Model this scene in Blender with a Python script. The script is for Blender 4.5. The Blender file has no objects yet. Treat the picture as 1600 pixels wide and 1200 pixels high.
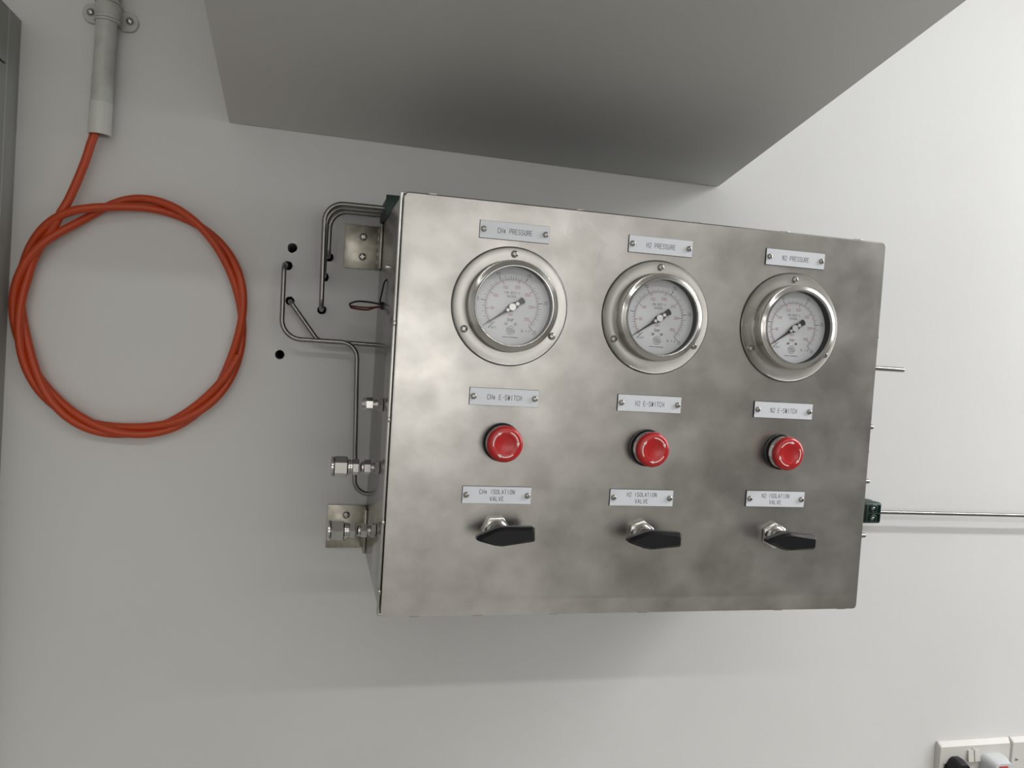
import bpy, bmesh, math, random
from mathutils import Vector, Matrix
random.seed(4)
C = bpy.context.scene.collection
ZO = 1.7            # the control box's centre is 1.7 m above the floor; local heights below are measured from there
D = 0.2936          # box depth
mm = 0.001
R = math.radians

# ------------------------------------------------------------------ camera, world, lights, exposure
cam_d = bpy.data.cameras.new('camera'); cam = bpy.data.objects.new('camera', cam_d); C.objects.link(cam)
bpy.context.scene.camera = cam
rx = Vector((0.969788, -0.235514, 0.063595)); dn = Vector((0.050710, -0.060374, -0.996887)); fw = Vector((0.238620, 0.969994, -0.046607))
M = Matrix((rx, -dn, -fw)).transposed().to_4x4(); M.translation = Vector((-0.384095, -1.173906, 0.073347 + ZO))
cam.matrix_world = M
cam_d.sensor_fit = 'HORIZONTAL'; cam_d.sensor_width = 36.0; cam_d.lens = 36.0 * 1266.5 / 1600.0
cam_d.clip_start = 0.02

w = bpy.data.worlds.new('world'); bpy.context.scene.world = w; w.use_nodes = True
w.node_tree.nodes['Background'].inputs[0].default_value = (0.93, 0.97, 1.0, 1)
w.node_tree.nodes['Background'].inputs[1].default_value = 0.0

def area(name, loc, sx, sy, power, col, rot=(0, 0, 0)):
    l = bpy.data.lights.new(name, 'AREA'); l.shape = 'RECTANGLE'; l.size = sx; l.size_y = sy; l.energy = power; l.color = col
    o = bpy.data.objects.new(name, l); C.objects.link(o); o.location = loc; o.rotation_euler = rot
    return o
# two rows of linear ceiling lamps running parallel to the wall, daylight from a window on the right, and added fill lights
W_ = (1.0, 0.985, 0.955)
area('ceiling_and_fill_light', (0.78, -2.5, 1.325 + ZO), 3.0, 0.10, 19, W_)
area('ceiling_and_fill_light', (-1.3, -2.5, 1.325 + ZO), 1.6, 0.10, 4.5, W_)
area('ceiling_and_fill_light', (2.3, -1.0, 1.325 + ZO), 1.8, 0.10, 46, (1.0, 0.995, 0.985))
area('ceiling_and_fill_light', (1.9, -7.2, 1.325 + ZO), 2.2, 0.12, 34, W_)
area('ceiling_and_fill_light', (-1.8, -7.2, 1.325 + ZO), 1.4, 0.12, 40, W_)  # unseen fill lamp, added to raise the ambient light
area('window_and_fill_light', (3.35, -1.0, 0.60 + ZO), 1.3, 1.1, 30, (0.96, 0.98, 1.0), (0, R(90), 0))
area('window_and_fill_light', (0.75, -8.95, 0.05 + ZO), 5.0, 1.6, 46, (1.0, 0.97, 0.93), (R(90), 0, 0))  # unseen frontal fill, added and widened to brighten the steel front

vs = bpy.context.scene.view_settings
vs.view_transform = 'Standard'; vs.look = 'None'; vs.gamma = 1.0; vs.use_curve_mapping = False; vs.exposure = 0.12
cy = bpy.context.scene.cycles
cy.use_denoising = True; cy.denoising_prefilter = 'ACCURATE'; cy.denoising_input_passes = 'RGB_ALBEDO_NORMAL'; cy.max_bounces = 8; cy.diffuse_bounces = 4; cy.glossy_bounces = 5; cy.transparent_max_bounces = 10
cy.caustics_reflective = False; cy.caustics_refractive = False; cy.sample_clamp_indirect = 1.5; cy.blur_glossy = 1.5; cy.use_adaptive_sampling = False

# ------------------------------------------------------------------ materials
def mat(name, col, rough=0.5, metal=0.0, coat=0.0, spec=0.5):
    m = bpy.data.materials.new(name); m.use_nodes = True
    b = m.node_tree.nodes['Principled BSDF']
    b.inputs['Base Color'].default_value = (*col, 1); b.inputs['Roughness'].default_value = rough
    b.inputs['Metallic'].default_value = metal; b.inputs['Coat Weight'].default_value = coat
    b.inputs['Specular IOR Level'].default_value = spec
    return m
def noisy(m, scale, c1, c2, r1=None, r2=None, bump=0.0, bscale=None, stretch=(1, 1, 1), detail=4, lo=.35, hi=.65):
    nt = m.node_tree; N = nt.nodes; L = nt.links; b = N['Principled BSDF']
    g = N.new('ShaderNodeNewGeometry')
    mp = N.new('ShaderNodeMapping'); mp.inputs['Scale'].default_value = stretch; L.new(g.outputs['Position'], mp.inputs['Vector'])
    n = N.new('ShaderNodeTexNoise'); n.inputs['Scale'].default_value = scale; n.inputs['Detail'].default_value = detail
    L.new(mp.outputs[0], n.inputs['Vector'])
    cr = N.new('ShaderNodeValToRGB'); cr.color_ramp.elements[0].position = lo; cr.color_ramp.elements[1].position = hi
    cr.color_ramp.elements[0].color = (*c1, 1); cr.color_ramp.elements[1].color = (*c2, 1)
    L.new(n.outputs['Fac'], cr.inputs[0]); L.new(cr.outputs[0], b.inputs['Base Color'])
    if r1 is not None:
        mr = N.new('ShaderNodeMapRange'); mr.inputs['From Min'].default_value = .3; mr.inputs['From Max'].default_value = .7
        mr.inputs['To Min'].default_value = r1; mr.inputs['To Max'].default_value = r2
        n3 = N.new('ShaderNodeTexNoise'); n3.inputs['Scale'].default_value = scale * .7; n3.inputs['Detail'].default_value = 2
        mp3 = N.new('ShaderNodeMapping'); mp3.inputs['Location'].default_value = (3, 7, 1); L.new(g.outputs['Position'], mp3.inputs['Vector'])
        L.new(mp3.outputs[0], n3.inputs['Vector']); L.new(n3.outputs['Fac'], mr.inputs[0]); L.new(mr.outputs[0], b.inputs['Roughness'])
    if bump:
        n2 = N.new('ShaderNodeTexNoise'); n2.inputs['Scale'].default_value = bscale or scale; n2.inputs['Detail'].default_value = 6
        L.new(g.outputs['Position'], n2.inputs['Vector'])
        bp = N.new('ShaderNodeBump'); bp.inputs['Strength'].default_value = bump; bp.inputs['Distance'].default_value = .002
        L.new(n2.outputs['Fac'], bp.inputs['Height']); L.new(bp.outputs[0], b.inputs['Normal'])
    return m
paint = noisy(mat('wall_paint', (.72, .72, .70), .55), 2.5, (.70, .70, .69), (.735, .737, .728), bump=.12, bscale=60)
soffit_m = noisy(mat('soffit_paint', (.70, .70, .67), .6), 3, (.68, .68, .655), (.72, .72, .695), bump=.1, bscale=50)
floor_m = noisy(mat('floor_vinyl', (.30, .29, .27), .4), 8, (.28, .27, .25), (.33, .32, .30))
ceil_m = mat('ceiling_tile', (.75, .75, .74), .8)
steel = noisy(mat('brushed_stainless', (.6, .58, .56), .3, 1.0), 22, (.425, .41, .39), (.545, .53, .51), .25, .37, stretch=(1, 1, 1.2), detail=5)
b_ = steel.node_tree.nodes['Principled BSDF']; b_.inputs['Anisotropic'].default_value = 0.0
side_steel_shaded = noisy(mat('side_stainless_shaded', (.5, .5, .48), .24, 1.0), 12, (.30, .29, .28), (.38, .37, .36), .16, .26)  # darker than the front steel: the side's dimness is painted in
edge_steel = mat('worn_steel_edge', (.62, .61, .59), .3, 1.0)
gap_dark = mat('gap_shade_black', (.03, .028, .025), .7)  # near-black standing in for shade in the gap behind the lid
flange_steel = noisy(mat('gauge_flange_steel', (.68, .66, .63), .3, 1.0), 20, (.48, .468, .445), (.56, .55, .53), .27, .36)
chrome = mat('polished_steel', (.60, .59, .57), .2, 1.0)
bezel_m = mat('gauge_bezel_steel', (.55, .54, .52), .17, 1.0)
tube_m = mat('tube_steel', (.26, .255, .24), .27, 1.0)
fit_m = mat('fitting_steel', (.62, .61, .60), .2, 1.0)
dark_screw = mat('screw_steel', (.42, .41, .39), .22, 1.0)
galv = noisy(mat('bracket_steel', (.5, .49, .44), .35, 1.0), 90, (.34, .32, .27), (.44, .42, .37), .28, .42, detail=7)
black = mat('black_plastic', (.006, .006, .008), .36, spec=.35)
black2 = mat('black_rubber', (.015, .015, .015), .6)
red = mat('red_plastic', (.50, .012, .014), .25, spec=.6)
white_ink = mat('white_ink', (.86, .72, .70), .5)
plate_m = mat('label_laminate', (.80, .83, .88), .45)
ink = mat('engraved_black', (.05, .05, .055), .6)
red_ink = mat('red_dial_ink', (.55, .12, .14), .6)
dial_m = mat('dial_face', (.84, .86, .90), .5)
ndl_m = mat('pointer_grey', (.03, .03, .033), .45)
orange = mat('orange_sheath', (.52, .060, .010), .42)
pvc = noisy(mat('painted_pvc', (.55, .56, .53), .42), 40, (.49, .50, .47), (.60, .61, .58), bump=.3, bscale=120)
pvc2 = mat('bare_pvc', (.66, .66, .63), .2)
green = mat('green_clamp', (.004, .030, .022), .42)
cabm = mat('cabinet_grey', (.33, .34, .32), .5)
cabl = mat('cabinet_seal', (.55, .56, .54), .5)
sock_m = mat('socket_white', (.62, .605, .58), .45)
sock2_m = mat('plug_white', (.58, .60, .61), .4)
wire_r = mat('wire_red', (.10, .012, .010), .5)
plaster = mat('bare_plaster', (.92, .91, .90), .9)
glass = bpy.data.materials.new('gauge_glass'); glass.use_nodes = True
nt = glass.node_tree; nt.nodes.clear()
o_ = nt.nodes.new('ShaderNodeOutputMaterial'); mx = nt.nodes.new('ShaderNodeMixShader'); tr = nt.nodes.new('ShaderNodeBsdfTransparent')
gl = nt.nodes.new('ShaderNodeBsdfGlossy'); gl.inputs['Roughness'].default_value = .03; lw = nt.nodes.new('ShaderNodeLayerWeight'); lw.inputs[0].default_value = .5; pw = nt.nodes.new('ShaderNodeMath'); pw.operation = 'POWER'; pw.inputs[1].default_value = 5.0; fr = nt.nodes.new('ShaderNodeMath'); fr.operation = 'MULTIPLY_ADD'; fr.inputs[1].default_value = .9; fr.inputs[2].default_value = .022
nt.links.new(lw.outputs['Facing'], pw.inputs[0]); nt.links.new(pw.outputs[0], fr.inputs[0])
nt.links.new(fr.outputs[0], mx.inputs[0]); nt.links.new(tr.outputs[0], mx.inputs[1]); nt.links.new(gl.outputs[0], mx.inputs[2]); nt.links.new(mx.outputs[0], o_.inputs[0])

# ------------------------------------------------------------------ helpers
ORG = {}
def link(name, me, mats, parent=None, origin=(0, 0, 0), smooth=35):
    o = bpy.data.objects.new(name, me); C.objects.link(o)
    for m in (mats if isinstance(mats, (list, tuple)) else [mats]): me.materials.append(m)
    if smooth:
        for p in me.polygons: p.use_smooth = True
        me.set_sharp_from_angle(angle=R(smooth))
    place(o, parent, origin)
    return o
def place(o, parent, origin):
    origin = Vector(origin); ORG[o.name] = origin
    if parent is None: o.location = origin + Vector((0, 0, ZO))
    else:
        o.parent = parent; o.location = origin - ORG[parent.name]
def obj(name, bm, mats, parent=None, origin=None, smooth=35, recalc=True):
    """vertices are in local room coordinates; origin defaults to the parent's origin"""
    if origin is None: origin = ORG[parent.name] if parent else (0, 0, 0)
    origin = Vector(origin)
    if recalc: bmesh.ops.recalc_face_normals(bm, faces=bm.faces)
    bmesh.ops.translate(bm, verts=bm.verts, vec=-origin)
    me = bpy.data.meshes.new(name); bm.to_mesh(me); bm.free()
    return link(name, me, mats, parent, origin, smooth)
def empty(name, origin, parent=None):
    o = bpy.data.objects.new(name, None); C.objects.link(o); o.empty_display_size = .02; place(o, parent, origin); return o
def tag(o, label=None, cat=None, group=None, kind=None):
    if label: o['label'] = label
    if cat: o['category'] = cat
    if group: o['group'] = group
    if kind: o['kind'] = kind
    return o
def dup(src, parent, delta, label=None):
    """copy a part with its sub-parts, shifted by delta"""
    c = src.copy(); C.objects.link(c); c.parent = parent
    ORG[c.name] = ORG[src.name] + Vector(delta); c.location = ORG[c.name] - ORG[parent.name]
    if label: c['label'] = label
    for ch in src.children:
        k = ch.copy(); C.objects.link(k); k.parent = c; ORG[k.name] = ORG[ch.name] + Vector(delta)
    return c
B = bmesh.new
def box(bm, x0, x1, y0, y1, z0, z1, bev=0, seg=2, mi=0):
    vs_ = [bm.verts.new((x, y, z)) for x in (x0, x1) for y in (y0, y1) for z in (z0, z1)]
    fs = [bm.faces.new([vs_[i] for i in f]) for f in ((0, 1, 3, 2), (4, 6, 7, 5), (0, 4, 5, 1), (2, 3, 7, 6), (0, 2, 6, 4), (1, 5, 7, 3))]
    for f in fs: f.material_index = mi
    if bev:
        es = list({e for f in fs for e in f.edges})
        bmesh.ops.bevel(bm, geom=es, offset=bev, segments=seg, profile=.5, affect='EDGES')
def frame(axis):
    a = Vector(axis).normalized(); t = Vector((0, 0, 1)) if abs(a.z) < .9 else Vector((1, 0, 0))
    u = t.cross(a).normalized(); v = a.cross(u); return a, u, v
def lathe(bm, prof, org, axis=(0, -1, 0), n=32, mi=0, rot=0, closed=False):
    """prof: (radius, height along axis)"""
    a, u, v = frame(axis); org = Vector(org); rings = []
    for r, h in prof:
        c = org + a * h
        if r < 1e-7: rings.append([bm.verts.new(c)])
        else: rings.append([bm.verts.new(c + (u * math.cos(rot + 2 * math.pi * k / n) + v * math.sin(rot + 2 * math.pi * k / n)) * r) for k in range(n)])
    if closed: rings.append(rings[0])
    for A, Bq in zip(rings[:-1], rings[1:]):
        for k in range(n):
            k2 = (k + 1) % n
            if len(A) == 1 and len(Bq) == 1: continue
            if len(A) == 1: f = bm.faces.new((A[0], Bq[k2], Bq[k]))
            elif len(Bq) == 1: f = bm.faces.new((A[k], A[k2], Bq[0]))
            else: f = bm.faces.new((A[k], A[k2], Bq[k2], Bq[k]))
            f.material_index = mi
def hexa(bm, org, axis, r, h0, h1, ch=.0012, rot=0):
    lathe(bm, [(0, h0), (r - ch, h0), (r, h0 + ch * .6), (r, h1 - ch * .6), (r - ch, h1), (0, h1)], org, axis, 6, rot=rot)
def tube(bm, pts, r, n=12, mi=0, caps=True):
    pts = [Vector(p) for p in pts]; T = []
    for i in range(len(pts)):
        d = (pts[min(i + 1, len(pts) - 1)] - pts[max(i - 1, 0)]); T.append(d.normalized())
    a, u, v = frame(T[0]); rings = []
    for p, t in zip(pts, T):
        u = (u - t * u.dot(t)).normalized(); v = t.cross(u)
        rings.append([bm.verts.new(p + (u * math.cos(2 * math.pi * k / n) + v * math.sin(2 * math.pi * k / n)) * r) for k in range(n)])
    for A, Bq in zip(rings[:-1], rings[1:]):
        for k in range(n):
            f = bm.faces.new((A[k], A[(k + 1) % n], Bq[(k + 1) % n], Bq[k])); f.material_index = mi
    if caps:
        for q in (rings[0], rings[-1]):
            f = bm.faces.new(q); f.material_index = mi
def fillet(pts, rad, seg=10):
    """polyline with rounded corners; rad one number or one per inner corner"""
    pts = [Vector(p) for p in pts]; out = [pts[0]]
    rr = rad if isinstance(rad, (list, tuple)) else [rad] * (len(pts) - 2)
    for i in range(1, len(pts) - 1):
        a = (pts[i - 1] - pts[i]).normalized(); b = (pts[i + 1] - pts[i]).normalized()
        ang = a.angle(b); d = rr[i - 1] / math.tan(ang / 2)
        p0 = pts[i] + a * d; p1 = pts[i] + b * d
        cdir = (a + b).normalized(); cc = pts[i] + cdir * (rr[i - 1] / math.sin(ang / 2))
        v0 = p0 - cc; v1 = p1 - cc; tot = v0.angle(v1); ax = v0.cross(v1).normalized()
        for k in range(seg + 1): out.append(cc + Matrix.Rotation(tot * k / seg, 3, ax) @ v0)
    out.append(pts[-1]); return out
def poly_y(bm, pts, y0, y1, mi=0, bev=0):
    """extruded outline (x,z) from y0 to y1"""
    a = [bm.verts.new((x, y0, z)) for x, z in pts]; b = [bm.verts.new((x, y1, z)) for x, z in pts]; n = len(pts)
    fs = [bm.faces.new(a), bm.faces.new(b)] + [bm.faces.new((a[i], a[(i + 1) % n], b[(i + 1) % n], b[i])) for i in range(n)]
    for f in fs: f.material_index = mi
    if bev: bmesh.ops.bevel(bm, geom=list({e for e in fs[1].edges}), offset=bev, segments=2, profile=.5, affect='EDGES')

# stroke lettering
G = {
 'A': [[(0, 0), (.5, 1), (1, 0)], [(.2, .35), (.8, .35)]], 'C': [[(1, .8), (.75, 1), (.25, 1), (0, .8), (0, .2), (.25, 0), (.75, 0), (1, .2)]],
 'E': [[(1, 1), (0, 1), (0, 0), (1, 0)], [(0, .5), (.8, .5)]], 'H': [[(0, 0), (0, 1)], [(1, 0), (1, 1)], [(0, .5), (1, .5)]],
 'I': [[(.5, 0), (.5, 1)]], 'L': [[(0, 1), (0, 0), (1, 0)]], 'N': [[(0, 0), (0, 1), (1, 0), (1, 1)]],
 'O': [[(.25, 0), (0, .2), (0, .8), (.25, 1), (.75, 1), (1, .8), (1, .2), (.75, 0), (.25, 0)]], 'P': [[(0, 0), (0, 1), (.75, 1), (1, .85), (1, .6), (.75, .45), (0, .45)]],
 'R': [[(0, 0), (0, 1), (.75, 1), (1, .85), (1, .62), (.75, .48), (0, .48)], [(.55, .48), (1, 0)]],
 'S': [[(1, .82), (.75, 1), (.25, 1), (0, .82), (0, .64), (.25, .52), (.75, .48), (1, .36), (1, .18), (.75, 0), (.25, 0), (0, .18)]],
 'T': [[(0, 1), (1, 1)], [(.5, 1), (.5, 0)]], 'U': [[(0, 1), (0, .2), (.25, 0), (.75, 0), (1, .2), (1, 1)]], 'V': [[(0, 1), (.5, 0), (1, 1)]],
 'W': [[(0, 1), (.25, 0), (.5, .8), (.75, 0), (1, 1)]], 'K': [[(0, 0), (0, 1)], [(1, 1), (0, .4)], [(.3, .6), (1, 0)]],
 '-': [[(.15, .5), (.85, .5)]], '.': [[(.4, 0), (.55, .06)]],
 '0': [[(.25, 0), (0, .2), (0, .8), (.25, 1), (.75, 1), (1, .8), (1, .2), (.75, 0), (.25, 0)]], '1': [[(.2, .8), (.6, 1), (.6, 0)]],
 '2': [[(0, .8), (.25, 1), (.75, 1), (1, .8), (1, .62), (0, 0), (1, 0)]], '3': [[(0, .85), (.25, 1), (.75, 1), (1, .8), (1, .65), (.7, .52), (1, .38), (1, .18), (.75, 0), (.25, 0), (0, .15)]],
 '4': [[(.75, 0), (.75, 1), (0, .3), (1, .3)]], '5': [[(1, 1), (.1, 1), (0, .55), (.7, .6), (1, .42), (1, .18), (.75, 0), (.25, 0), (0, .15)]],
 '7': [[(0, 1), (1, 1), (.4, 0)]], '8': [[(.25, .52), (0, .7), (0, .85), (.25, 1), (.75, 1), (1, .85), (1, .7), (.75, .52), (.25, .52), (0, .36), (0, .16), (.25, 0), (.75, 0), (1, .16), (1, .36), (.75, .52)]],
 'b': [[(0, 1), (0, 0), (.75, 0), (1, .15), (1, .5), (.75, .62), (0, .62)]], 'a': [[(1, .62), (1, 0), (.25, 0), (0, .15), (0, .5), (.25, .62), (1, .62)]],
 'r': [[(0, 0), (0, .62)], [(0, .4), (.4, .62), (.9, .62)]], 'p': [[(0, -.35), (0, .62), (.75, .62), (1, .5), (1, .15), (.75, 0), (0, 0)]],
 's': [[(1, .55), (.8, .62), (.2, .62), (0, .45), (1, .18), (.8, 0), (.2, 0), (0, .1)]], 'i': [[(.5, 0), (.5, .62)], [(.5, .85), (.5, .95)]],
}
def seg(bm, x0, z0, x1, z1, y, t, th=.00008, mi=0):
    d = Vector((x1 - x0, z1 - z0)); L = d.length
    if L < 1e-9: return
    d /= L; n = Vector((-d.y, d.x)) * t / 2; e = d * t * .4
    P = [(x0 - e.x + n.x, z0 - e.y + n.y), (x0 - e.x - n.x, z0 - e.y - n.y), (x1 + e.x - n.x, z1 + e.y - n.y), (x1 + e.x + n.x, z1 + e.y + n.y)]
    f = bm.faces.new([bm.verts.new((a, y, b)) for a, b in P][::-1]); f.material_index = mi
def text(bm, s, cx, cz, y, h, pitch, wr, t, mi=0, small4=False):
    """centred single-stroke lettering facing -Y"""
    n = len(s); x = cx - n * pitch / 2
    for k, ch in enumerate(s):
        if ch in G:
            x0 = x + (pitch - wr) / 2; sc = 1.0
            if ch == '4' and small4: sc = .80
            for st in G[ch]:
                for (a, b), (c, d) in zip(st[:-1], st[1:]):
                    seg(bm, x0 + a * wr * (sc if sc < 1 else 1), cz - h / 2 + b * h * sc, x0 + c * wr * (sc if sc < 1 else 1), cz - h / 2 + d * h * sc, y, t, mi=mi)
        x += pitch

# one real cross-recess screw head (dome minus a cross), shared by every copy; unit: head radius 1 mm * scale
def screw_mesh():
    bm = B(); lathe(bm, [(0, -.3), (1, -.3), (1, .25), (.93, .45), (.7, .66), (.4, .76), (0, .8)], (0, 0, 0), (0, -1, 0), 24)
    bmesh.ops.recalc_face_normals(bm, faces=bm.faces); me = bpy.data.meshes.new('screw'); bm.to_mesh(me); bm.free()
    o = bpy.data.objects.new('screw_blank', me); C.objects.link(o)
    cut = []
    for ang in (20, 110):
        bm = B(); box(bm, -.62, .62, -1.2, -.28, -.15, .15)
        bmesh.ops.rotate(bm, verts=bm.verts, cent=(0, 0, 0), matrix=Matrix.Rotation(R(ang), 3, 'Y'))
        bmesh.ops.recalc_face_normals(bm, faces=bm.faces); m2 = bpy.data.meshes.new('c'); bm.to_mesh(m2); bm.free()
        c = bpy.data.objects.new('c', m2); C.objects.link(c); cut.append(c)
        md = o.modifiers.new('b', 'BOOLEAN'); md.operation = 'DIFFERENCE'; md.object = c; md.solver = 'EXACT'
    dg = bpy.context.evaluated_depsgraph_get(); res = bpy.data.meshes.new_from_object(o.evaluated_get(dg)); res.name = 'screw_head'
    for c in cut + [o]: bpy.data.objects.remove(c)
    for p in res.polygons: p.use_smooth = True
    res.set_sharp_from_angle(angle=R(35))
    return res
SCREW = screw_mesh(); SCREW.materials.append(dark_screw)
def screw(parent, x, y, z, dia, rot=0, name='screw', axis='y'):
    o = bpy.data.objects.new(name, SCREW); C.objects.link(o); place(o, parent, (x, y, z))
    s = dia / 2; o.scale = (s, s, s); o.rotation_euler = (0, R(rot), 0) if axis == 'y' else (0, R(rot), R(-90) if axis == '-x' else R(90))
    return o

# ------------------------------------------------------------------ setting
holes = [(-.4207, .1901), (-.4255, .1649), (-.4205, .1165), (-.3766, .1073), (-.3755, .1531), (-.3705, .1815), (-.4306, .0410)]
bm = B(); box(bm, -2.6, 3.4, 0, .12, -1.7, 1.36)
bmesh.ops.recalc_face_normals(bm, faces=bm.faces)
me = bpy.data.meshes.new('wall'); bm.to_mesh(me); bm.free(); wo = bpy.data.objects.new('wall_tmp', me); C.objects.link(wo)
cuts = []
for i, (hx, hz) in enumerate(holes):
    bm = B(); rr = .0068 if i in (0, 6) else .0062
    prof = []
    n = 20; a, u, v = frame((0, 1, 0)); lo = []; hi = []
    for k in range(n):
        j = rr * (1 + random.uniform(-.07, .10)); d = u * math.cos(2 * math.pi * k / n) * j + v * math.sin(2 * math.pi * k / n) * j
        lo.append(bm.verts.new(Vector((hx, -.02, hz)) + d)); hi.append(bm.verts.new(Vector((hx, .16, hz)) + d))
    bm.faces.new(lo); bm.faces.new(hi)
    for k in range(n): bm.faces.new((lo[k], lo[(k + 1) % n], hi[(k + 1) % n], hi[k]))
    bmesh.ops.recalc_face_normals(bm, faces=bm.faces); m2 = bpy.data.meshes.new('c'); bm.to_mesh(m2); bm.free()
    c = bpy.data.objects.new('c', m2); C.objects.link(c); cuts.append(c); m2.materials.append(bpy.data.materials['wall_paint'])
    md = wo.modifiers.new('b', 'BOOLEAN'); md.operation = 'DIFFERENCE'; md.object = c; md.solver = 'EXACT'
dg = bpy.context.evaluated_depsgraph_get(); me = bpy.data.meshes.new_from_object(wo.evaluated_get(dg))
for c in cuts + [wo]: bpy.data.objects.remove(c)
me.materials.clear(); me.materials.append(paint)
wall = bpy.data.objects.new('wall_back', me); C.objects.link(wall); wall.location = (0, 0, ZO); ORG['wall_back'] = Vector((0, 0, 0)); tag(wall, kind='structure')
# chipped plaster lips around the drill holes
for hx, hz, a0, a1, wd in [(-.4207, .1901, -20, 110, .0042), (-.4255, .1649, -80, 20, .0030), (-.3766, .1073, -120, 10, .0012), (-.4306, .0410, 0, 359, .0011), (-.3705, .1815, -100, 40, .002)]:
    bm = B(); N_ = 16; inn = []; out = []
    for k in range(N_ + 1):
        a = R(a0 + (a1 - a0) * k / N_); e = math.sin(math.pi * k / N_) if a1 - a0 < 300 else 1
        r0 = .0064; r1 = r0 + max(.0003, wd * e * random.uniform(.5, 1.15))
        inn.append((bm.verts.new((hx + r0 * math.cos(a), -.0006 - .0014 * e, hz + r0 * math.sin(a))), bm.verts.new((hx + r0 * math.cos(a), .003, hz + r0 * math.sin(a)))))
        out.append(bm.verts.new((hx + r1 * math.cos(a), .0002, hz + r1 * math.sin(a))))
    for k in range(N_):
        bm.faces.new((inn[k][0], inn[k + 1][0], out[k + 1], out[k])); bm.faces.new((inn[k][1], inn[k + 1][1], inn[k + 1][0], inn[k][0]))
    o = obj('chipped_plaster', bm, plaster, wall); tag(o, kind='structure')

bm = B(); box(bm, -2.6, 3.4, -9, .12, -1.74, -1.7); tag(obj('floor', bm, floor_m, smooth=0), kind='structure')
bm = B(); box(bm, -2.6, 3.4, -9, .12, 1.36, 1.40); tag(obj('ceiling', bm, ceil_m, smooth=0), kind='structure')
bm = B(); box(bm, -2.7, -2.6, -9, .12, -1.7, 1.36); tag(obj('wall_left', bm, paint, smooth=0), kind='structure')
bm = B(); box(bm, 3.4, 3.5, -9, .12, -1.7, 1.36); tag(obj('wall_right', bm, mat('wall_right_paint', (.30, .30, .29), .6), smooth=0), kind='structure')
bm = B(); box(bm, -2.6, 3.4, -9.1, -9, -1.7, 1.36); tag(obj('wall_front', bm, paint, smooth=0), kind='structure')
# boxed-in soffit with a sloping underside
bm = B(); x0, x1, P = -.5118, .2165, .75
zl, zr, s_ = .3492, .3414, .196
vv = [bm.verts.new(p) for p in [(x0, 0, zl), (x1, 0, zr), (x1, -P, zr + s_ * P), (x0, -P, zl + s_ * P), (x0, 0, 1.36), (x1, 0, 1.36), (x1, -P, 1.36), (x0, -P, 1.36)]]
for f in ((0, 1, 2, 3), (4, 7, 6, 5), (0, 4, 5, 1), (1, 5, 6, 2), (2, 6, 7, 3), (3, 7, 4, 0)): bm.faces.new([vv[i] for i in f])
bmesh.ops.bevel(bm, geom=[e for e in bm.edges], offset=.003, segments=2, profile=.5, affect='EDGES')
tag(obj('ceiling_soffit', bm, soffit_m), kind='structure')

# ------------------------------------------------------------------ grey cabinet at the far left
cab = empty('wall_cabinet', (-1.1, 0, -1.7))
tag(cab, 'tall grey cabinet at the left edge beside the orange cable coil', 'cabinet')
def slab(bm, y0, y1, z0, z1, bev):
    # right face follows the slight lean seen in the wall line
    def xr(z): return -.7662 - .0112 * (.445 - z)
    P_ = [(-1.45, z0), (xr(z0), z0), (xr(z1), z1), (-1.45, z1)]
    poly_y(bm, P_, y0, y1, bev=bev)
bm = B(); slab(bm, 0, -.040, -1.7, .4455, .0015); obj('body', bm, cabm, cab)
bm = B(); slab(bm, -.0400, -.0425, -1.695, .4450, 0); obj('door_seal', bm, cabl, cab)
bm = B(); slab(bm, -.0425, -.080, .3785, .4455, .001); obj('door', bm, cabm, cab)
bm = B(); slab(bm, -.0425, -.080, -1.69, .3752, .001); d2 = obj('door', bm, cabm, cab)
bm = B(); box(bm, -.84, -.825, -.098, -.0802, -.15, .0, bev=.003); obj('door_handle', bm, edge_steel, d2)

# ------------------------------------------------------------------ control box
YF = -D
pan = empty('gas_control_box', (0, 0, -.231))
tag(pan, 'brushed stainless steel gas control box with three gauges, red buttons and black valve levers', 'control box')
bm = B()
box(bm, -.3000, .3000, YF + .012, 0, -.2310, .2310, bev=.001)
obj('housing', bm, side_steel_shaded, pan)
# bright folded lip behind the lid, a dark sheet painting the gap's shade, then the front sheet
bm = B()
for a in ((-.3026, -.2990, -.2322, .2322), (.2995, .3022, -.2322, .2322), (-.3022, .3022, -.2335, -.2305), (-.3022, .3022, .2305, .2322)):
    box(bm, a[0], a[1], YF + .0080, YF + .0150, a[2], a[3], bev=.0008)
obj('edge_lip', bm, edge_steel, pan)
bm = B(); box(bm, -.2975, .2990, YF + .0030, YF + .0125, -.2300, .2300); obj('gap_shade', bm, gap_dark, pan)
bm = B()
# front sheet: rounded corners, folded edge and a bottom strip tilted up to reflect brighter
def rrect(x0, x1, z0, z1, r, n=5):
    P_ = []
    for cx_, cz_, a0 in ((x1 - r, z1 - r, 0), (x0 + r, z1 - r, 90), (x0 + r, z0 + r, 180), (x1 - r, z0 + r, 270)):
        for k in range(n + 1): P_.append((cx_ + r * math.cos(R(a0 + 90 * k / n)), cz_ + r * math.sin(R(a0 + 90 * k / n))))
    return P_
outl = rrect(-.2988, .3005, -.2315, .2315, .005)
inn = rrect(-.2975, .2990, -.2150, .2300, .0035)
ya, yb, yc = YF + .0032, YF + .0010, YF
back = [bm.verts.new((x, ya, z)) for x, z in outl]; mid = [bm.verts.new((x, YF - .0005 if z < -.2 else yb, z)) for x, z in outl]; fr_ = [bm.verts.new((x, yc, z)) for x, z in inn]
n = len(outl); bm.faces.new(back); bm.faces.new(fr_)
for k in range(n):
    k2 = (k + 1) % n; bm.faces.new((back[k], back[k2], mid[k2], mid[k])); bm.faces.new((mid[k], mid[k2], fr_[k2], fr_[k]))
lid = obj('front_panel', bm, steel, pan, smooth=20)
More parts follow.
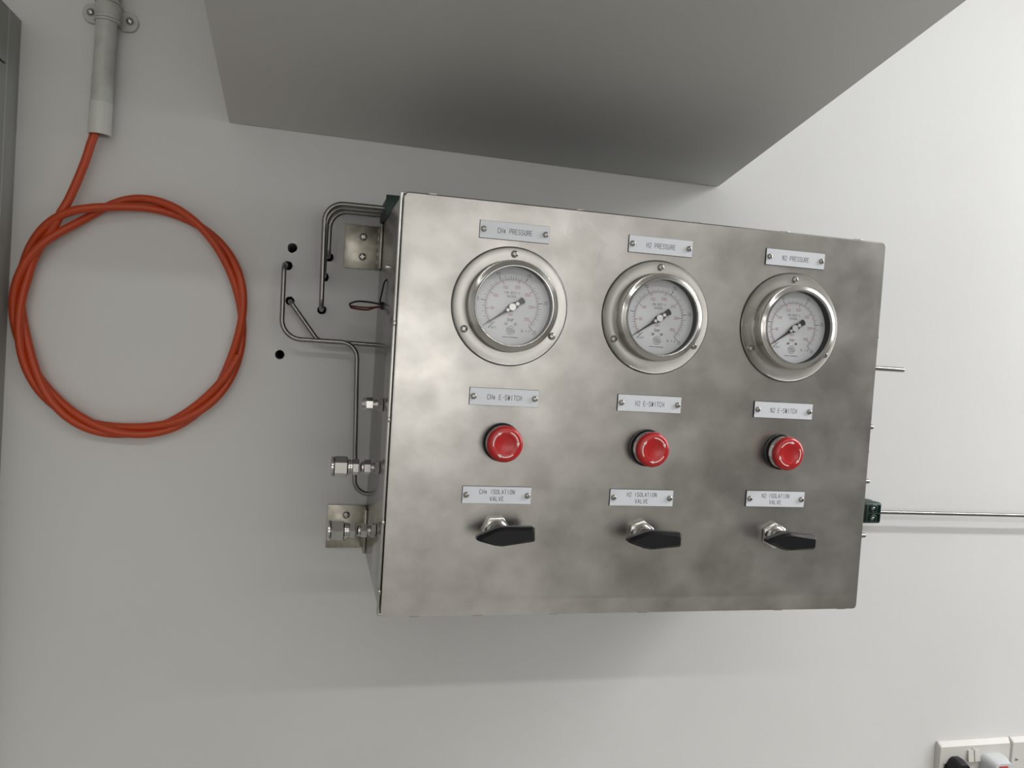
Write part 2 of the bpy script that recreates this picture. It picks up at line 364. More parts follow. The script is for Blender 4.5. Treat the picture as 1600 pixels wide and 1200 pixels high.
# small spot-weld clips round the rim
def spot(*a):
    bm = B(); box(bm, *a, bev=.0005); obj('weld_spot', bm, dark_screw, pan, origin=(a[0], a[2], a[4]))
for x in (-.268, -.100, .045, .160, .262): spot(x - .005, x + .005, YF + .0008, YF + .0085, .2308, .2325)
for x in (-.262, -.190, -.100, .010, .190, .280): spot(x - .006, x + .006, YF + .0008, YF + .0085, -.2327, -.2310)
for z in (.090, -.015, -.128, -.205): spot(-.3032, -.3000, YF + .0010, YF + .0120, z - .0025, z + .0025)
for z in (.115, -.030, -.140): spot(.3000, .3020, YF + .0010, YF + .0120, z - .0025, z + .0025)


# --- gauges
GX = (-.1755, -.0010, .1742); GZ = .117
PSI0 = 135 / 181.0
def gauge(cx):
    o3 = Vector((cx, YF, GZ)); ax = (0, -1, 0)
    bm = B(); lathe(bm, [(.044, .0003), (.0656, .0003), (.0656, .0016), (.0648, .0026), (.0636, .0022), (.0560, .0021), (.0512, .0022), (.0500, .0032), (.0492, .0060), (.0490, .0150), (.044, .0150)], o3, ax, 96)
    g = obj('pressure_gauge', bm, flange_steel, pan, origin=o3)
    bm = B(); lathe(bm, [(.060, .0001), (.0663, .0001), (.0663, .0010), (.060, .0010)], o3, ax, 96, closed=True); obj('gap_shade', bm, black2, g)  # dark ring painting the shadow gap round the flange
    bm = B(); lathe(bm, [(.0462, .0135), (.0492, .0142), (.0502, .0152), (.0503, .0185), (.0498, .0196), (.0490, .0198), (.0462, .0212), (.0450, .0216), (.0448, .0224), (.0441, .0230), (.0432, .0229), (.0428, .0222), (.0428, .0200), (.0445, .0190), (.0445, .0160)], o3, ax, 96)
    obj('bezel', bm, bezel_m, g)
    bm = B(); lathe(bm, [(.0434, .0215), (.0433, .0080), (.0452, .0078), (.0452, .0200)], o3, ax, 96); obj('inner_ring', bm, black2, g)
    bm = B(); lathe(bm, [(0, .0066), (.0440, .0066), (.0440, .0084), (0, .0084)], o3, ax, 96); dl = obj('dial', bm, dial_m, g)
    y = YF - .00848; bm = B()
    def bear(a, r): return cx + r * math.sin(R(a)), GZ + r * math.cos(R(a))
    def tick(a, r0, r1, t, mi):
        p, q = bear(a, r0), bear(a, r1); seg(bm, p[0], p[1], q[0], q[1], y, t, mi=mi)
    def arc(r, a0, a1, t, mi, n_=72):
        for k in range(n_):
            p = bear(a0 + (a1 - a0) * k / n_, r); q = bear(a0 + (a1 - a0) * (k + 1) / n_, r); seg(bm, p[0], p[1], q[0], q[1], y, t, mi=mi)
    for i in range(51):
        a = -135 + 270 * i / 50
        if i % 10 == 0: tick(a, .0300, .0352, .00065, 0)
        elif i % 2 == 0: tick(a, .0300, .0334, .00035, 0)
        else: tick(a, .0300, .0324, .00025, 0)
    arc(.0300, -135, 135, .00022, 0); arc(.0294, -135, 135, .00022, 1)
    for i in range(73):
        a = -135 + 270 * i / 72.5
        if i % 10 == 0: tick(a, .0258, .0294, .0005, 0)
        else: tick(a, .0274, .0294, .00025, 1)
    for v_ in (5, 10, 15, 20, 25):
        p = bear(-135 + 270 * v_ / 25, .0388); text(bm, str(v_), p[0], p[1], y, .0034, .0024, .0016, .00035, 0)
    for v_ in (50, 100, 150, 200, 250, 300, 350):
        p = bear(-135 + 270 * v_ / 362.5, .0222); text(bm, str(v_), p[0], p[1], y, .0029, .0022, .0015, .00034, 1)
    text(bm, 'EN 837-1', cx, GZ + .0148, y, .0024, .0021, .0014, .00030, 0)
    text(bm, 'SA304', cx - .001, GZ + .0108, y, .0024, .0021, .0014, .00030, 0)
    text(bm, 'psi', cx, GZ - .0085, y, .0030, .0021, .0015, .00032, 1)
    text(bm, 'bar', cx, GZ - .0145, y, .0036, .0026, .0019, .00042, 0)
    text(bm, '1.4571', cx - .0205, GZ - .0245, y, .0020, .0016, .0010, .00025, 0)
    text(bm, 'KL 1.0', cx + .0175, GZ - .0262, y, .0023, .0018, .0012, .00028, 0)
    # round emblem: a ring with an S-shaped double stroke and small centre mark
    ex, ez = cx, GZ - .0265
    for k in range(28):
        a, b = R(360 * k / 28), R(360 * (k + 1) / 28)
        if not (15 < 360 * k / 28 < 38 or 195 < 360 * k / 28 < 218): seg(bm, ex + .0046 * math.cos(a), ez + .0046 * math.sin(a), ex + .0046 * math.cos(b), ez + .0046 * math.sin(b), y, .0004)
    for dz in (.0014, -.0014): seg(bm, ex - .0046 if dz > 0 else ex - .002, ez + dz, ex + .002 if dz > 0 else ex + .0046, ez + dz, y, .0004)
    for sx_ in (1, -1):
        for k in range(8):
            a, b = R(90 + 22 * k), R(90 + 22 * (k + 1)); c0 = (ex, ez + sx_ * .0001)
            seg(bm, c0[0] + sx_ * .0028 * math.cos(a), c0[1] + sx_ * .0028 * math.sin(a), c0[0] + sx_ * .0028 * math.cos(b), c0[1] + sx_ * .0028 * math.sin(b), y, .0004)
    seg(bm, ex - .0012, ez, ex + .0012, ez, y, .0007)
    for k in range(22):     # tiny maker's line under the emblem, too small to read
        if k in (6, 9): continue
        seg(bm, cx - .0085 + k * .00078, GZ - .0340, cx - .0085 + k * .00078 + .0004, GZ - .0340 + random.uniform(-.0002, .0002), y, .0006)
    tag(obj('dial_printing', bm, [ink, red_ink], g, smooth=0, recalc=False), 'black and red printed scale and lettering')
    for sx_ in (-.0052, .0052):
        screw(g, cx + sx_, YF - .0084, GZ - .0192, .0030, rot=random.uniform(0, 80), name='dial_screw')
    # pointer at the zero stop
    a = R(-124.9); ux, uz = math.sin(a), math.cos(a); nx, nz = -uz, ux
    def pt(l, s2): return (cx + ux * l + nx * s2, GZ - .0008 + uz * l + nz * s2)
    bm = B()
    poly_y(bm, [pt(.0385, .0002), pt(.0385, -.0002), pt(.0120, -.0011), pt(.0072, -.0022), pt(.0030, -.0040), pt(-.0030, -.0040), pt(-.0088, -.0025), pt(-.0145, -.0038), pt(-.0155, -.0020), pt(-.0158, 0), pt(-.0155, .0020), pt(-.0145, .0038), pt(-.0088, .0025), pt(-.0030, .0040), pt(.0030, .0040), pt(.0072, .0022), pt(.0120, .0011)], YF - .0112, YF - .0120)
    lathe(bm, [(.0016, .0084), (.0016, .0112)], (cx, YF, GZ - .0008), ax, 16)
    nd = obj('pointer', bm, ndl_m, g, smooth=20)
    bm = B()
    for l, r_ in ((0, .0040), (.0062, .0019), (-.0066, .0022)):
        p = pt(l, 0); lathe(bm, [(0, .0119), (r_, .0119), (r_, .0130), (r_ - .0003, .0133), (.0006, .0133), (.0005, .0129), (0, .0129)], (p[0], YF, p[1]), ax, 28)
    obj('pointer_hub', bm, mat('hub_satin_%d' % int(cx * 1000), (.80, .80, .80), .35, .6), g)
    bm = B(); lathe(bm, [(0, .0203), (.0436, .0203), (.0436, .0213), (0, .0213)], o3, ax, 64); obj('glass', bm, glass, g)
    for a_ in (1, -119, 121):
        p = bear(a_, .0580); screw(g, p[0], YF - .0022, p[1], .0082, rot=random.uniform(0, 90))
    return g
g0 = gauge(GX[0]); g1 = gauge(GX[1]); g2 = gauge(GX[2])
for g_, nm, n2 in ((g0, 'CH4', 'leftmost'), (g1, 'H2', 'middle'), (g2, 'N2', 'rightmost')):
    g_['label'] = 'round steel-rimmed pressure gauge under the %s PRESSURE plate' % nm

# --- name plates
def plate(cx, cz, lines):
    y = YF; bm = B(); hw, hh = .0398, .0098
    box(bm, cx - hw, cx + hw, y - .0013, y, cz - hh, cz + hh, mi=1)
    box(bm, cx - hw + .0003, cx + hw - .0003, y - .0019, y - .0013, cz - hh + .0003, cz + hh - .0003, mi=0)
    p = obj('name_plate', bm, [plate_m, black2], pan, origin=(cx, y, cz), smooth=0)
    p['label'] = 'white engraved plate reading ' + ' '.join(lines)
    bm = B(); yt = y - .00195
    if len(lines) == 1: text(bm, lines[0], cx, cz - .0002, yt, .0054, .00335, .0021, .00050, small4=True)
    else:
        text(bm, lines[0], cx - .0002, cz + .0038, yt, .0047, .00318, .0020, .00048, small4=True)
        text(bm, lines[1], cx - .0002, cz - .0040, yt, .0047, .00340, .0022, .00048)
    obj('lettering', bm, ink, p, smooth=0, recalc=False)
    for s2 in (-1, 1): screw(p, cx + s2 * .0352, y - .0019, cz, .0066, rot=random.uniform(0, 90))
for nm, cx, dz in (('CH4', -.1755, 0), ('H2', -.0012, 0), ('N2', .1745, .0006)):
    plate(cx, .1995 + dz, [nm + ' PRESSURE'])
    plate(cx, .0157 + (dz - .0003 if nm == 'N2' else 0) + (.0006 if nm == 'H2' else 0), [nm + ' E-SWITCH'])
    plate(cx - .0015, -.0945 + (.0016 if nm == 'N2' else 0), [nm + ' ISOLATION', 'VALVE'])

# --- emergency stop buttons
def estop(cx, cz, shift, label):
    o3 = Vector((cx, YF, cz)); ax = (0, -1, 0)
    bm = B(); lathe(bm, [(.0150, .0002), (.0212, .0002), (.0217, .0015), (.0217, .0055), (.0205, .0072), (.0150, .0075)], o3, ax, 48)
    b = obj('emergency_stop_button', bm, black, pan, origin=o3); b['label'] = label
    bm = B(); lathe(bm, [(.0145, .0070), (.0192, .0071), (.0196, .0080), (.0186, .0098), (.0162, .0112), (.0150, .0160)], o3, ax, 48); obj('chrome_ring', bm, chrome, b)
    bm = B(); lathe(bm, [(.0140, .0135), (.0176, .0132), (.0193, .0142), (.0202, .0160), (.0203, .0188), (.0197, .0208), (.0182, .0224), (.0160, .0231), (.0112, .0232), (.0104, .0229), (.0095, .0226), (0, .0224)], o3, ax, 64)
    cap = obj('mushroom_head', bm, red, b)
    bm = B(); y = YF - .02335; r = .0140
    def bp(a, rr): return (cx + rr * math.sin(R(a)), y, cz + rr * math.cos(R(a)))
    for k in range(3):
        a0 = -100 + shift + 120 * k; a1 = a0 + 62; n_ = 14; w_ = .0006
        vi = [bm.verts.new(bp(a0 + (a1 - a0) * j / n_, r - w_)) for j in range(n_ + 1)]; vo = [bm.verts.new(bp(a0 + (a1 - a0) * j / n_, r + w_)) for j in range(n_ + 1)]
        for j in range(n_): bm.faces.new((vi[j], vi[j + 1], vo[j + 1], vo[j]))
        bm.faces.new([bm.verts.new(q) for q in (bp(a1 - 1, r + .0018), bp(a1 - 1, r - .0018), bp(a1 + 19, r + .0001))])
    obj('arrows', bm, white_ink, b, smooth=0)
    return b
estop(-.1757, -.0345, 0, 'red mushroom stop button under the CH4 E-SWITCH plate')
estop(-.0010, -.0352, -22, 'red mushroom stop button under the H2 E-SWITCH plate')
estop(.1742, -.0345, 42, 'red mushroom stop button under the N2 E-SWITCH plate')

# --- isolation valves
def valve(cx, cz, tilt, nut_turn, label):
    o3 = Vector((cx, YF, cz)); ax = (0, -1, 0)
    bm = B(); hexa(bm, o3, ax, .0162, .0002, .0062, ch=.0016, rot=R(nut_turn))
    v_ = obj('valve_handle', bm, chrome, pan, origin=o3); v_['label'] = label
    bm = B(); lathe(bm, [(.0118, .006), (.0118, .0078), (.0100, .0092), (.0094, .0100), (.0094, .0150), (.0080, .0165)], o3, ax, 32); obj('bonnet', bm, chrome, v_)
    bm = B(); lathe(bm, [(0, .0120), (.0078, .0120), (.0100, .0200), (.0104, .0270), (0, .0270)], o3, ax, 32)
    ol = [(-.0285, .0016), (-.0255, .0034), (-.0090, .0092), (-.0010, .0108), (.0060, .0104), (.0345, .0082), (.0362, .0068), (.0362, -.0068), (.0345, -.0082), (.0060, -.0104), (-.0010, -.0108), (-.0090, -.0092), (-.0255, -.0034), (-.0285, -.0016)]
    il = [(-.0225, .0008), (-.0205, .0016), (-.0070, .0068), (.0010, .0082), (.0060, .0078), (.0320, .0050), (.0330, .0042), (.0330, -.0042), (.0320, -.0050), (.0060, -.0078), (.0010, -.0082), (-.0070, -.0068), (-.0205, -.0016), (-.0225, -.0008)]
    lv = [[bm.verts.new((cx + x * s2, YF - h, cz + z * s2)) for x, z in L_] for L_, h, s2 in ((ol, .0260, .96), (ol, .0275, 1), (ol, .0350, 1), (il, .0400, 1))]
    n_ = len(ol); bm.faces.new(lv[0]); bm.faces.new(lv[-1])
    for A, B_ in zip(lv[:-1], lv[1:]):
        for k in range(n_): bm.faces.new((A[k], A[(k + 1) % n_], B_[(k + 1) % n_], B_[k]))
    bmesh.ops.rotate(bm, verts=bm.verts, cent=o3, matrix=Matrix.Rotation(R(-tilt), 3, 'Y'))
    obj('lever', bm, black, v_, smooth=25)
valve(-.1757, -.1335, 4.5, 3, 'black lever valve handle under the CH4 ISOLATION VALVE plate')
valve(-.0012, -.1365, 1.0, 24, 'black lever valve handle under the H2 ISOLATION VALVE plate')
valve(.1740, -.1375, -1.5, 32, 'black lever valve handle under the N2 ISOLATION VALVE plate')

# --- wall brackets
for k, (xa, z0, z1, sc) in enumerate(((-.3505, .1686, .2298, ((-.3250, .2135), (-.3250, .1857))), (-.3542, -.2306, -.1686, ((-.3278, -.1830), (-.3278, -.2150))))):
    bm = B(); box(bm, xa, -.3004, -.0028, -.0003, z0, z1, bev=.0006); box(bm, -.3036, -.3004, -.036, -.0003, z0, z1, bev=.0006)
    for j in range(5): box(bm, -.3048, -.3030, -.0062, -.0020, z0 + .008 + j * .011, z0 + .014 + j * .011, bev=.0008)
    br = obj('mounting_bracket', bm, galv, pan, origin=((xa - .30) / 2, 0, (z0 + z1) / 2))
    for x, z in sc: screw(br, x, -.0026, z, .0105, rot=20 if z > .2 else 60)

# --- bulkhead fittings on the left side
def fitting(z, big, label):
    o3 = Vector((-.300, -.19, z)); ax = (-1, 0, 0); rt = R(8 if z < -.1 else 30)
    bm = B(); hexa(bm, o3, ax, .0090, .0002, .0070); lathe(bm, [(.0050, .007), (.0050, .013)], o3, ax, 20)
    if not big:
        lathe(bm, [(.0062, .0070), (.0062, .0105), (.0045, .0110), (.0045, .0125)], o3, ax, 24)
        f = obj('tube_fitting', bm, fit_m, pan, origin=o3)
        bm = B(); hexa(bm, o3, ax, .0082, .0120, .0215, rot=rt); lathe(bm, [(.0082, .0205), (.0078, .0222), (.0060, .0262), (.0052, .0266), (.0040, .0262), (0, .0255)], o3, ax, 24); obj('nut', bm, fit_m, f)
    else:
        lathe(bm, [(.0068, .0075), (.0068, .0092), (.0050, .0094)], o3, ax, 24)
        lathe(bm, [(.0050, .012), (.0050, .0215)], o3, ax, 20); lathe(bm, [(.0066, .0195), (.0072, .0200), (.0072, .0218), (.0060, .0226), (.0050, .0230)], o3, ax, 24)
        lathe(bm, [(.0060, .0325), (.0088, .0330), (.0088, .0352), (.0094, .0358), (.0094, .0378), (.0070, .0384)], o3, ax, 28)
        f = obj('tube_fitting', bm, fit_m, pan, origin=o3)
        bm = B(); hexa(bm, o3, ax, .0090, .0108, .0195, rot=rt); obj('nut', bm, fit_m, f)
        bm = B(); hexa(bm, o3, ax, .0095, .0250, .0330, rot=rt); obj('nut', bm, fit_m, f)
        bm = B(); hexa(bm, o3, ax, .0126, .0384, .0545, ch=.0018, rot=rt); lathe(bm, [(.0112, .0540), (.0122, .0552), (.0122, .0572), (.0108, .0580), (.0080, .0576), (.0078, .0530), (0, .0530)], o3, ax, 32); obj('nut', bm, fit_m, f)
    f['label'] = label
fitting(-.0070, False, 'small steel tube fitting with a single nut')
fitting(-.0835, True, 'steel tube fitting with a large end nut, above the lower bracket')
fitting(-.1605, True, 'steel tube fitting with a large end nut, in front of the lower bracket')
# small domed bolt on the left side
bm = B(); lathe(bm, [(.0030, 0), (.0030, .003), (.0024, .0050), (.0010, .0060), (0, .0062)], (-.3, -.170, .160), (-1, 0, 0), 16); obj('side_bolt', bm, fit_m, pan)
# tube stubs leaving the right side
for z, xe, r_ in ((.0750, .4190, .0034), (-.0070, .3765, .0036), (-.0834, .3778, .0034), (-.1598, .3790, .0034)):
    o3 = (.300, -.20, z); bm = B()
    L_ = xe - .300; lathe(bm, [(r_, 0), (r_, L_ - .0022), (r_ * .8, L_ - .0006), (r_ * .4, L_), (0, L_)], o3, (1, 0, 0), 16)
    hexa(bm, o3, (1, 0, 0), .0080, .0002, .0065); hexa(bm, o3, (1, 0, 0), .0072, .0085, .018)
    obj('tube_stub', bm, tube_m, pan, origin=o3)

# ------------------------------------------------------------------ stainless tubes
def tubing(pts, rad, r, label, name='gas_tube', group=None, m=tube_m, cat='tube'):
    bm = B(); tube(bm, fillet(pts, rad, 12), r, 16); o = obj(name, bm, m, origin=pts[0]); tag(o, label, cat, group); return o
TB = .0032
for x, hx, hz, y, xe, lab in ((-.3803, -.3766, .1073, -.0860, -.02, 'front and longest of three nested steel tubes arching left of the box top'),
                     (-.3768, -.3755, .1531, -.0525, -.06, 'middle of three nested steel tubes arching left of the box top'),
                     (-.3722, -.3705, .1815, -.0190, -.10, 'rearmost and shortest of three nested steel tubes near the upper bracket')):
    tubing([(hx, .05, hz), (hx - .0015, y, hz), (x, y, .2435), (xe, y, .2435), (xe, y, .2312)], [.012 if y < -.03 else .010, .024, .008], TB, lab, group='tubes arching into the green clamp')
tubing([(-.4255, .05, .1652), (-.4290, -.0400, .1640), (-.4280, -.0400, .0640), (-.3275, -.0400, .0640), (-.3205, -.0440, -.1440), (-.3003, -.0440, -.1440)], [.012, .026, .022, .020], TB, 'steel tube bending from the wall hole down into the box side')
tubing([(-.4205, .05, .1170), (-.4195, -.0190, .1150), (-.3800, -.0190, .0635), (-.3003, -.0190, .0628)], [.007, .016], TB, 'short slanting steel tube from wall hole to box side')
tubing([(.3003, -.0220, -.1625), (.560, -.0220, -.1635), (1.35, -.0220, -.1690)], [.5], TB, 'long thin steel tube running right along the wall', name='gas_tube')

# green clamps
def clamp_block(bm, x0, x1, y0, y1, z0, z1):
    box(bm, x0, x1, y1, y0, z0, z1, bev=.0045, seg=3)
cl = empty('pipe_clamp', (-.288, 0, .2445)); tag(cl, 'dark green stacked pipe clamp at the upper left of the box', 'clamp', 'green pipe clamps')
for k in range(3):
    bm = B(); y0 = -.0003 - .0335 * k
    clamp_block(bm, -.3035, -.2740, y0, y0 - .0180, .2320, .2585); clamp_block(bm, -.3035, -.2740, y0 - .0184, y0 - .0328, .2320, .2585)
    obj('clamp_body', bm, green, cl)
bm = B(); box(bm, -.3038, -.2737, -.1036, -.1012, .2318, .2588, bev=.0006); obj('cover_plate', bm, green, cl)
cr_ = empty('pipe_clamp', (.512, 0, -.1625)); tag(cr_, 'green pipe clamp holding the long tube right of the box', 'clamp', 'green pipe clamps')
bm = B(); clamp_block(bm, .4965, .5325, -.0003, -.0215, -.1790, -.1440); clamp_block(bm, .4965, .5325, -.0222, -.0400, -.1790, -.1440)
# raised ribs and screw wells on the front half
for z in (-.1535, -.1700):
    lathe(bm, [(.0046, .0395), (.0066, .0395), (.0066, .0425), (.0058, .0430), (.0046, .0428), (.0046, .0395)], (.5145, 0, z), (0, -1, 0), 24)
for x in (.5020, .5270): box(bm, x - .0008, x + .0008, -.0425, -.0395, -.1750, -.1480, bev=.0004)
box(bm, .5000, .5290, -.0425, -.0395, -.1625, -.1609, bev=.0004)
obj('clamp_body', bm, green, cr_)
for z in (-.1535, -.1700): screw(cr_, .5145, -.0402, z, .0070, rot=30)

# wires at the box side
bm = B()
def spline(P_, n_=10):
    P_ = [Vector(p) for p in P_]; out = []
    for i in range(len(P_) - 1):
        p0, p1, p2, p3 = P_[max(i - 1, 0)], P_[i], P_[i + 1], P_[min(i + 2, len(P_) - 1)]
        for k in range(n_):
            t = k / n_; out.append(.5 * ((2 * p1) + (p2 - p0) * t + (2 * p0 - 5 * p1 + 4 * p2 - p3) * t * t + (3 * p1 - p0 - 3 * p2 + p3) * t ** 3))
    return out + [P_[-1]]
bm = B(); tube(bm, spline([(-.3003, -.090, .1165), (-.312, -.080, .1190), (-.330, -.068, .1200), (-.3405, -.060, .1165), (-.3400, -.060, .1130), (-.3395, -.060, .1118)]), .0013, 8)
tube(bm, spline([(-.3003, -.094, .118), (-.3045, -.105, .119), (-.3040, -.125, .132), (-.3030, -.135, .142), (-.3003, -.138, .147)]), .0011, 8); wr = obj('wire_loop', bm, black2, pan, origin=(-.3003, -.09, .115)); wr['label'] = 'small loop of thin black and dark red wire'
bm = B(); tube(bm, spline([(-.3395, -.060, .1112), (-.330, -.066, .1098), (-.318, -.074, .1095), (-.308, -.084, .1130), (-.3003, -.090, .1135)]), .0013, 8); tube(bm, spline([(-.3390, -.058, .1136), (-.328, -.066, .1125), (-.316, -.076, .1125), (-.3003, -.088, .1148)]), .0011, 8); obj('red_wire', bm, wire_r, wr)
bm = B(); lathe(bm, [(.0020, 0), (.0052, 0), (.0052, .0018), (.0040, .0030), (.0020, .0030)], (-.3, -.092, .1155), (-1, 0, 0), 20); obj('grommet', bm, black2, wr)

# ------------------------------------------------------------------ conduit with saddle
cx0 = Vector((-.6630, -.0215, .52)); cdir = Vector((-.0029, 0, -.2)).normalized()
def cp(z): return Vector((-.6625 - (.4404 - z) * .0235, -.0215, z))
con = empty('conduit_pipe', cp(.3105)); tag(con, 'off-white painted plastic conduit coming down the wall above the orange coil', 'pipe')
ax = (cp(.3) - cp(.8)).normalized()
def pipe(bm, z0, z1, r, ri, n_=32):
    L_ = (cp(z1) - cp(z0)).length; lathe(bm, [(ri, 0), (r - .0004, 0), (r, .0004), (r, L_ - .0004), (r - .0004, L_), (ri, L_)], cp(z0), ax, n_, closed=True)
bm = B(); pipe(bm, 1.36, .3830, .0126, .0105); obj('pipe', bm, pvc, con)
bm = B(); pipe(bm, .3840, .3500, .0130, .0120); obj('sleeve', bm, pvc, con)
bm = B(); pipe(bm, .3504, .3095, .0137, .0118); obj('end_coupler', bm, pvc2, con)
# saddle
sd = empty('pipe_saddle', (cp(.465).x, 0, .465)); tag(sd, 'painted two-screw saddle clip holding the white conduit to the wall', 'clip')
bm = B(); c_ = cp(.465)
prof = []
for k in range(25):
    a = math.pi * k / 24; prof.append((c_.x - .0142 * math.cos(a), -.0215 - .0142 * math.sin(a)))
prof = [(c_.x - .0142, -.002)] + prof + [(c_.x + .0142, -.002)]
for (za, zb, gr) in ((.4555, .4745, 0), (.4520, .4545, .0006), (.4595, .4620, .0006), (.4755, .4780, .0006)):
    a_ = []
    for x, y in prof:
        d = Vector((x - c_.x, y + .0215)); d.normalize() if d.length > 0 else None
        a_.append((x + d.x * gr, y + d.y * gr, x - d.x * .0015, y - d.y * .0015))
    rows = [[bm.verts.new((p[0], p[1], z)) for p in a_] for z in (za, zb)] + [[bm.verts.new((p[2], p[3], z)) for p in a_] for z in (zb, za)]
    for i in range(4):
        A, B_ = rows[i], rows[(i + 1) % 4]
        for k in range(len(A) - 1): bm.faces.new((A[k], A[k + 1], B_[k + 1], B_[k]))
obj('strap', bm, pvc, sd)
for s2, zz in ((-1, .4665), (1, .4620)):
    bm = B(); pts = []
    x_in, x_out = .0135, .0335
    pts = [(c_.x + s2 * x_in, zz + .0125), (c_.x + s2 * (x_out - .011), zz + .0125)]
    for k in range(9):
        a = R(90 - 180 * k / 8); pts.append((c_.x + s2 * (x_out - .011 + .011 * math.cos(a)), zz + .0125 * math.sin(a)))
    pts += [(c_.x + s2 * x_in, zz - .0125)]
    poly_y(bm, pts, -.0003, -.0050, bev=.0012); e_ = obj('ear', bm, pvc, sd)
    sc_ = screw(sd, c_.x + s2 * .0235, -.0048, zz + .001, .0095, rot=30); 
bm = B(); box(bm, c_.x - .0145, c_.x + .0145, -.0088, -.0004, .4560, .4740, bev=.001); obj('base', bm, pvc, sd)

# ------------------------------------------------------------------ orange cable coil
# lay of the cable: out of the conduit, into the coil at upper left, round three times, plaited loosely
cc = Vector((-.6170, -.0170, .0795)); ra, rb = .1372, .1512
def loop_pt(th, ph, a=.0056):
    """th: angle from +x, counter-clockwise"""
    wob = 1 + .010 * math.sin(3 * th + 1.0) + .006 * math.sin(5 * th)
    off = a * math.cos(ph); oy = a * .95 * math.sin(ph)
    return Vector((cc.x + (ra * wob + off) * math.cos(th), cc.y + oy, cc.z + (rb * wob + off) * math.sin(th)))
pts = [Vector(p) for p in ((-.6690, -.0215, .345), (-.6705, -.0215, .3147), (-.6751, -.0210, .2978), (-.6804, -.0205, .2769), (-.6892, -.0200, .2498), (-.6986, -.0230, .2219), (-.7056, -.0235, .2074), (-.7125, -.0215, .1920), (-.7209, -.0190, .1774), (-.7307, -.0180, .1602), (-.7388, -.0175, .1408))]
th0 = R(164); turns = 2.50; n_ = 150; k_ = 10.0 / 3.0
for i in range(n_ + 1):
    th = th0 + 2 * math.pi * turns * i / n_
    amp = .0056 + .0052 * max(0, math.cos((th - R(118)))) ** 8
    pts.append(loop_pt(th, R(180) + k_ * (th - th0), amp))
bm = B(); tube(bm, spline(pts, 3), .0054, 14)
tag(obj('orange_cable', bm, orange, origin=(cc.x, 0, cc.z)), 'coiled orange cable hanging on the wall below the white conduit', 'cable')

# ------------------------------------------------------------------ sockets at the lower right
def socket(x0, z1, w_, label):
    s = empty('wall_socket', (x0 + w_ / 2, 0, z1 - .045)); tag(s, label, 'socket', 'white double wall sockets')
    bm = B(); x1 = x0 + w_; z0 = z1 - .090
    lo = rrect(x0, x1, z0, z1, .003); hi = rrect(x0 + .0025, x1 - .0025, z0 + .006, z1 - .0075, .003)
    rows = [[bm.verts.new((x, y, z)) for x, z in L_] for L_, y in ((lo, -.0004), (lo, -.0035), (hi, -.0105))]
    nn = len(lo); bm.faces.new(rows[0]); bm.faces.new(rows[-1])
    for A, B_ in zip(rows[:-1], rows[1:]):
        for k in range(nn): bm.faces.new((A[k], A[(k + 1) % nn], B_[(k + 1) % nn], B_[k]))
    obj('faceplate', bm, sock_m, s, smooth=25)
    for xs in (x0 + .0590, x0 + .0725):
        bm = B(); poly = [(-.0105, z1 - .0150), (-.0125, z1 - .0150), (-.0155, z1 - .0345), (-.0105, z1 - .0345)]
        a = [bm.verts.new((xs, y, z)) for y, z in poly]; b = [bm.verts.new((xs + .0110, y, z)) for y, z in poly]
        bm.faces.new(a); bm.faces.new(b)
        for k in range(4): bm.faces.new((a[k], a[(k + 1) % 4], b[(k + 1) % 4], b[k]))
        obj('rocker_switch', bm, sock_m, s)
    bm = B(); lathe(bm, [(.0026, .0105), (.0026, .0113), (.0018, .0116), (0, .0116)], (x0 + .0700, 0, z1 - .0125), (0, -1, 0), 16); obj('indicator_button', bm, sock2_m, s)
    for xs in (x0 + .0125, x1 - .0125): screw(s, xs, -.0106, z1 - .038, .0050, rot=10)
    return s
socket(.7150, -.5735, .1530, 'white double socket with plugs in it at the bottom right corner')
socket(.8695, -.5735, .1530, 'white socket at the right edge, right of the one with plugs')
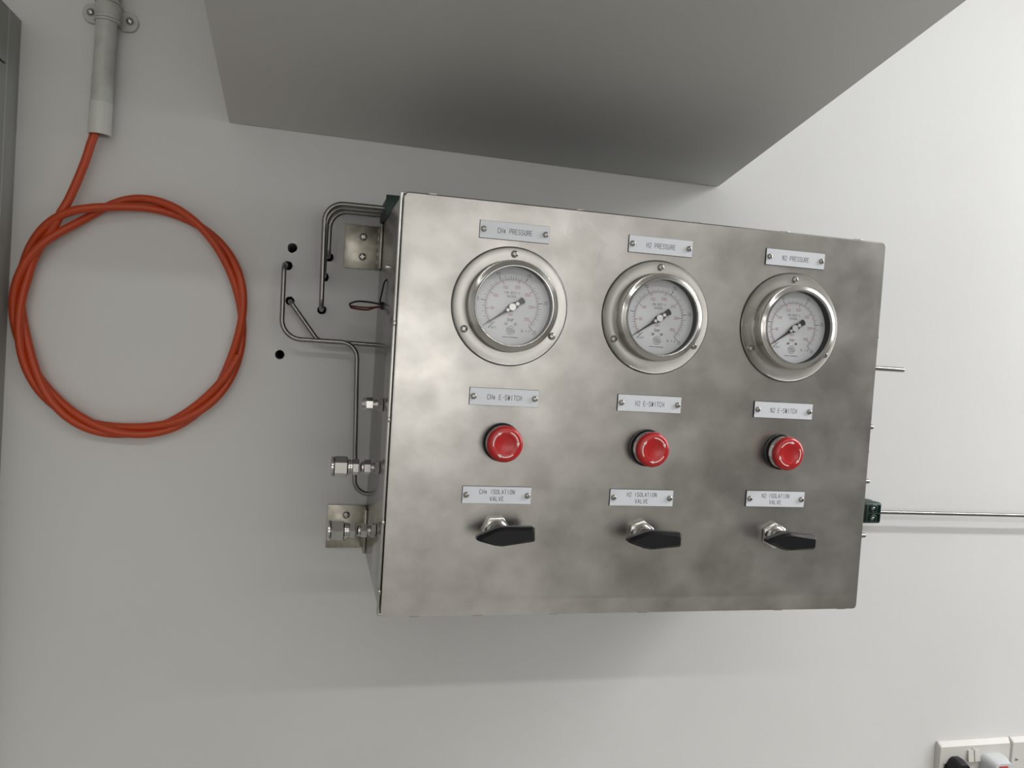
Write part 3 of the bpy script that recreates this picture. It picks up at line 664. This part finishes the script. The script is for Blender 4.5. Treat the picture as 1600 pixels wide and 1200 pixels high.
pg = empty('black_plug', (.750, -.0106, -.615)); tag(pg, 'black mains plug in the left half of the white socket', 'plug')
bm = B()
def plug_out(cx, ct, hw, hh):
    return [(cx - .006, ct), (cx + .006, ct), (cx + .011, ct - .003), (cx + hw, ct - hw * .95), (cx + hw, ct - hh), (cx + hw - .006, ct - hh - .006), (cx - hw + .006, ct - hh - .006), (cx - hw, ct - hh), (cx - hw, ct - hw * .95), (cx - .011, ct - .003)]
o1 = plug_out(.7475, -.5975, .0240, .040); o2 = plug_out(.7460, -.6015, .0190, .033)
rows = [[bm.verts.new((x, y, z)) for x, z in L_] for L_, y in ((o1, -.0106), (o1, -.020), (o2, -.036))]
bm.faces.new(rows[0]); bm.faces.new(rows[-1]); nn = len(o1)
for A, B_ in zip(rows[:-1], rows[1:]):
    for k in range(nn): bm.faces.new((A[k], A[(k + 1) % nn], B_[(k + 1) % nn], B_[k]))
bmesh.ops.bevel(bm, geom=list(bm.edges), offset=.0015, segments=2, profile=.5, affect='EDGES')
obj('plug_body', bm, black, pg)
bm = B(); tube(bm, spline([(.7475, -.024, -.639), (.7475, -.026, -.66), (.750, -.03, -.70), (.758, -.02, -.76), (.762, -.008, -.84), (.762, -.008, -1.1)]), .0034, 10); obj('flex_cord', bm, black2, pg)
wp = empty('white_plug', (.826, -.0106, -.615)); tag(wp, 'white mains plug with a red patch beside the black plug', 'plug')
bm = B(); o1 = rrect(.8010, .8510, -.6500, -.5970, .012); o2 = rrect(.8060, .8460, -.6460, -.6015, .012)
rows = [[bm.verts.new((x, y, z)) for x, z in L_] for L_, y in ((o1, -.0106), (o1, -.022), (o2, -.040))]
bm.faces.new(rows[0]); bm.faces.new(rows[-1]); nn = len(o1)
for A, B_ in zip(rows[:-1], rows[1:]):
    for k in range(nn): bm.faces.new((A[k], A[(k + 1) % nn], B_[(k + 1) % nn], B_[k]))
obj('plug_body', bm, sock2_m, wp)
bm = B(); box(bm, .8150, .8330, -.0412, -.0398, -.6340, -.6055, bev=.0006); obj('red_patch', bm, mat('red_patch', (.45, .05, .05), .4), wp)
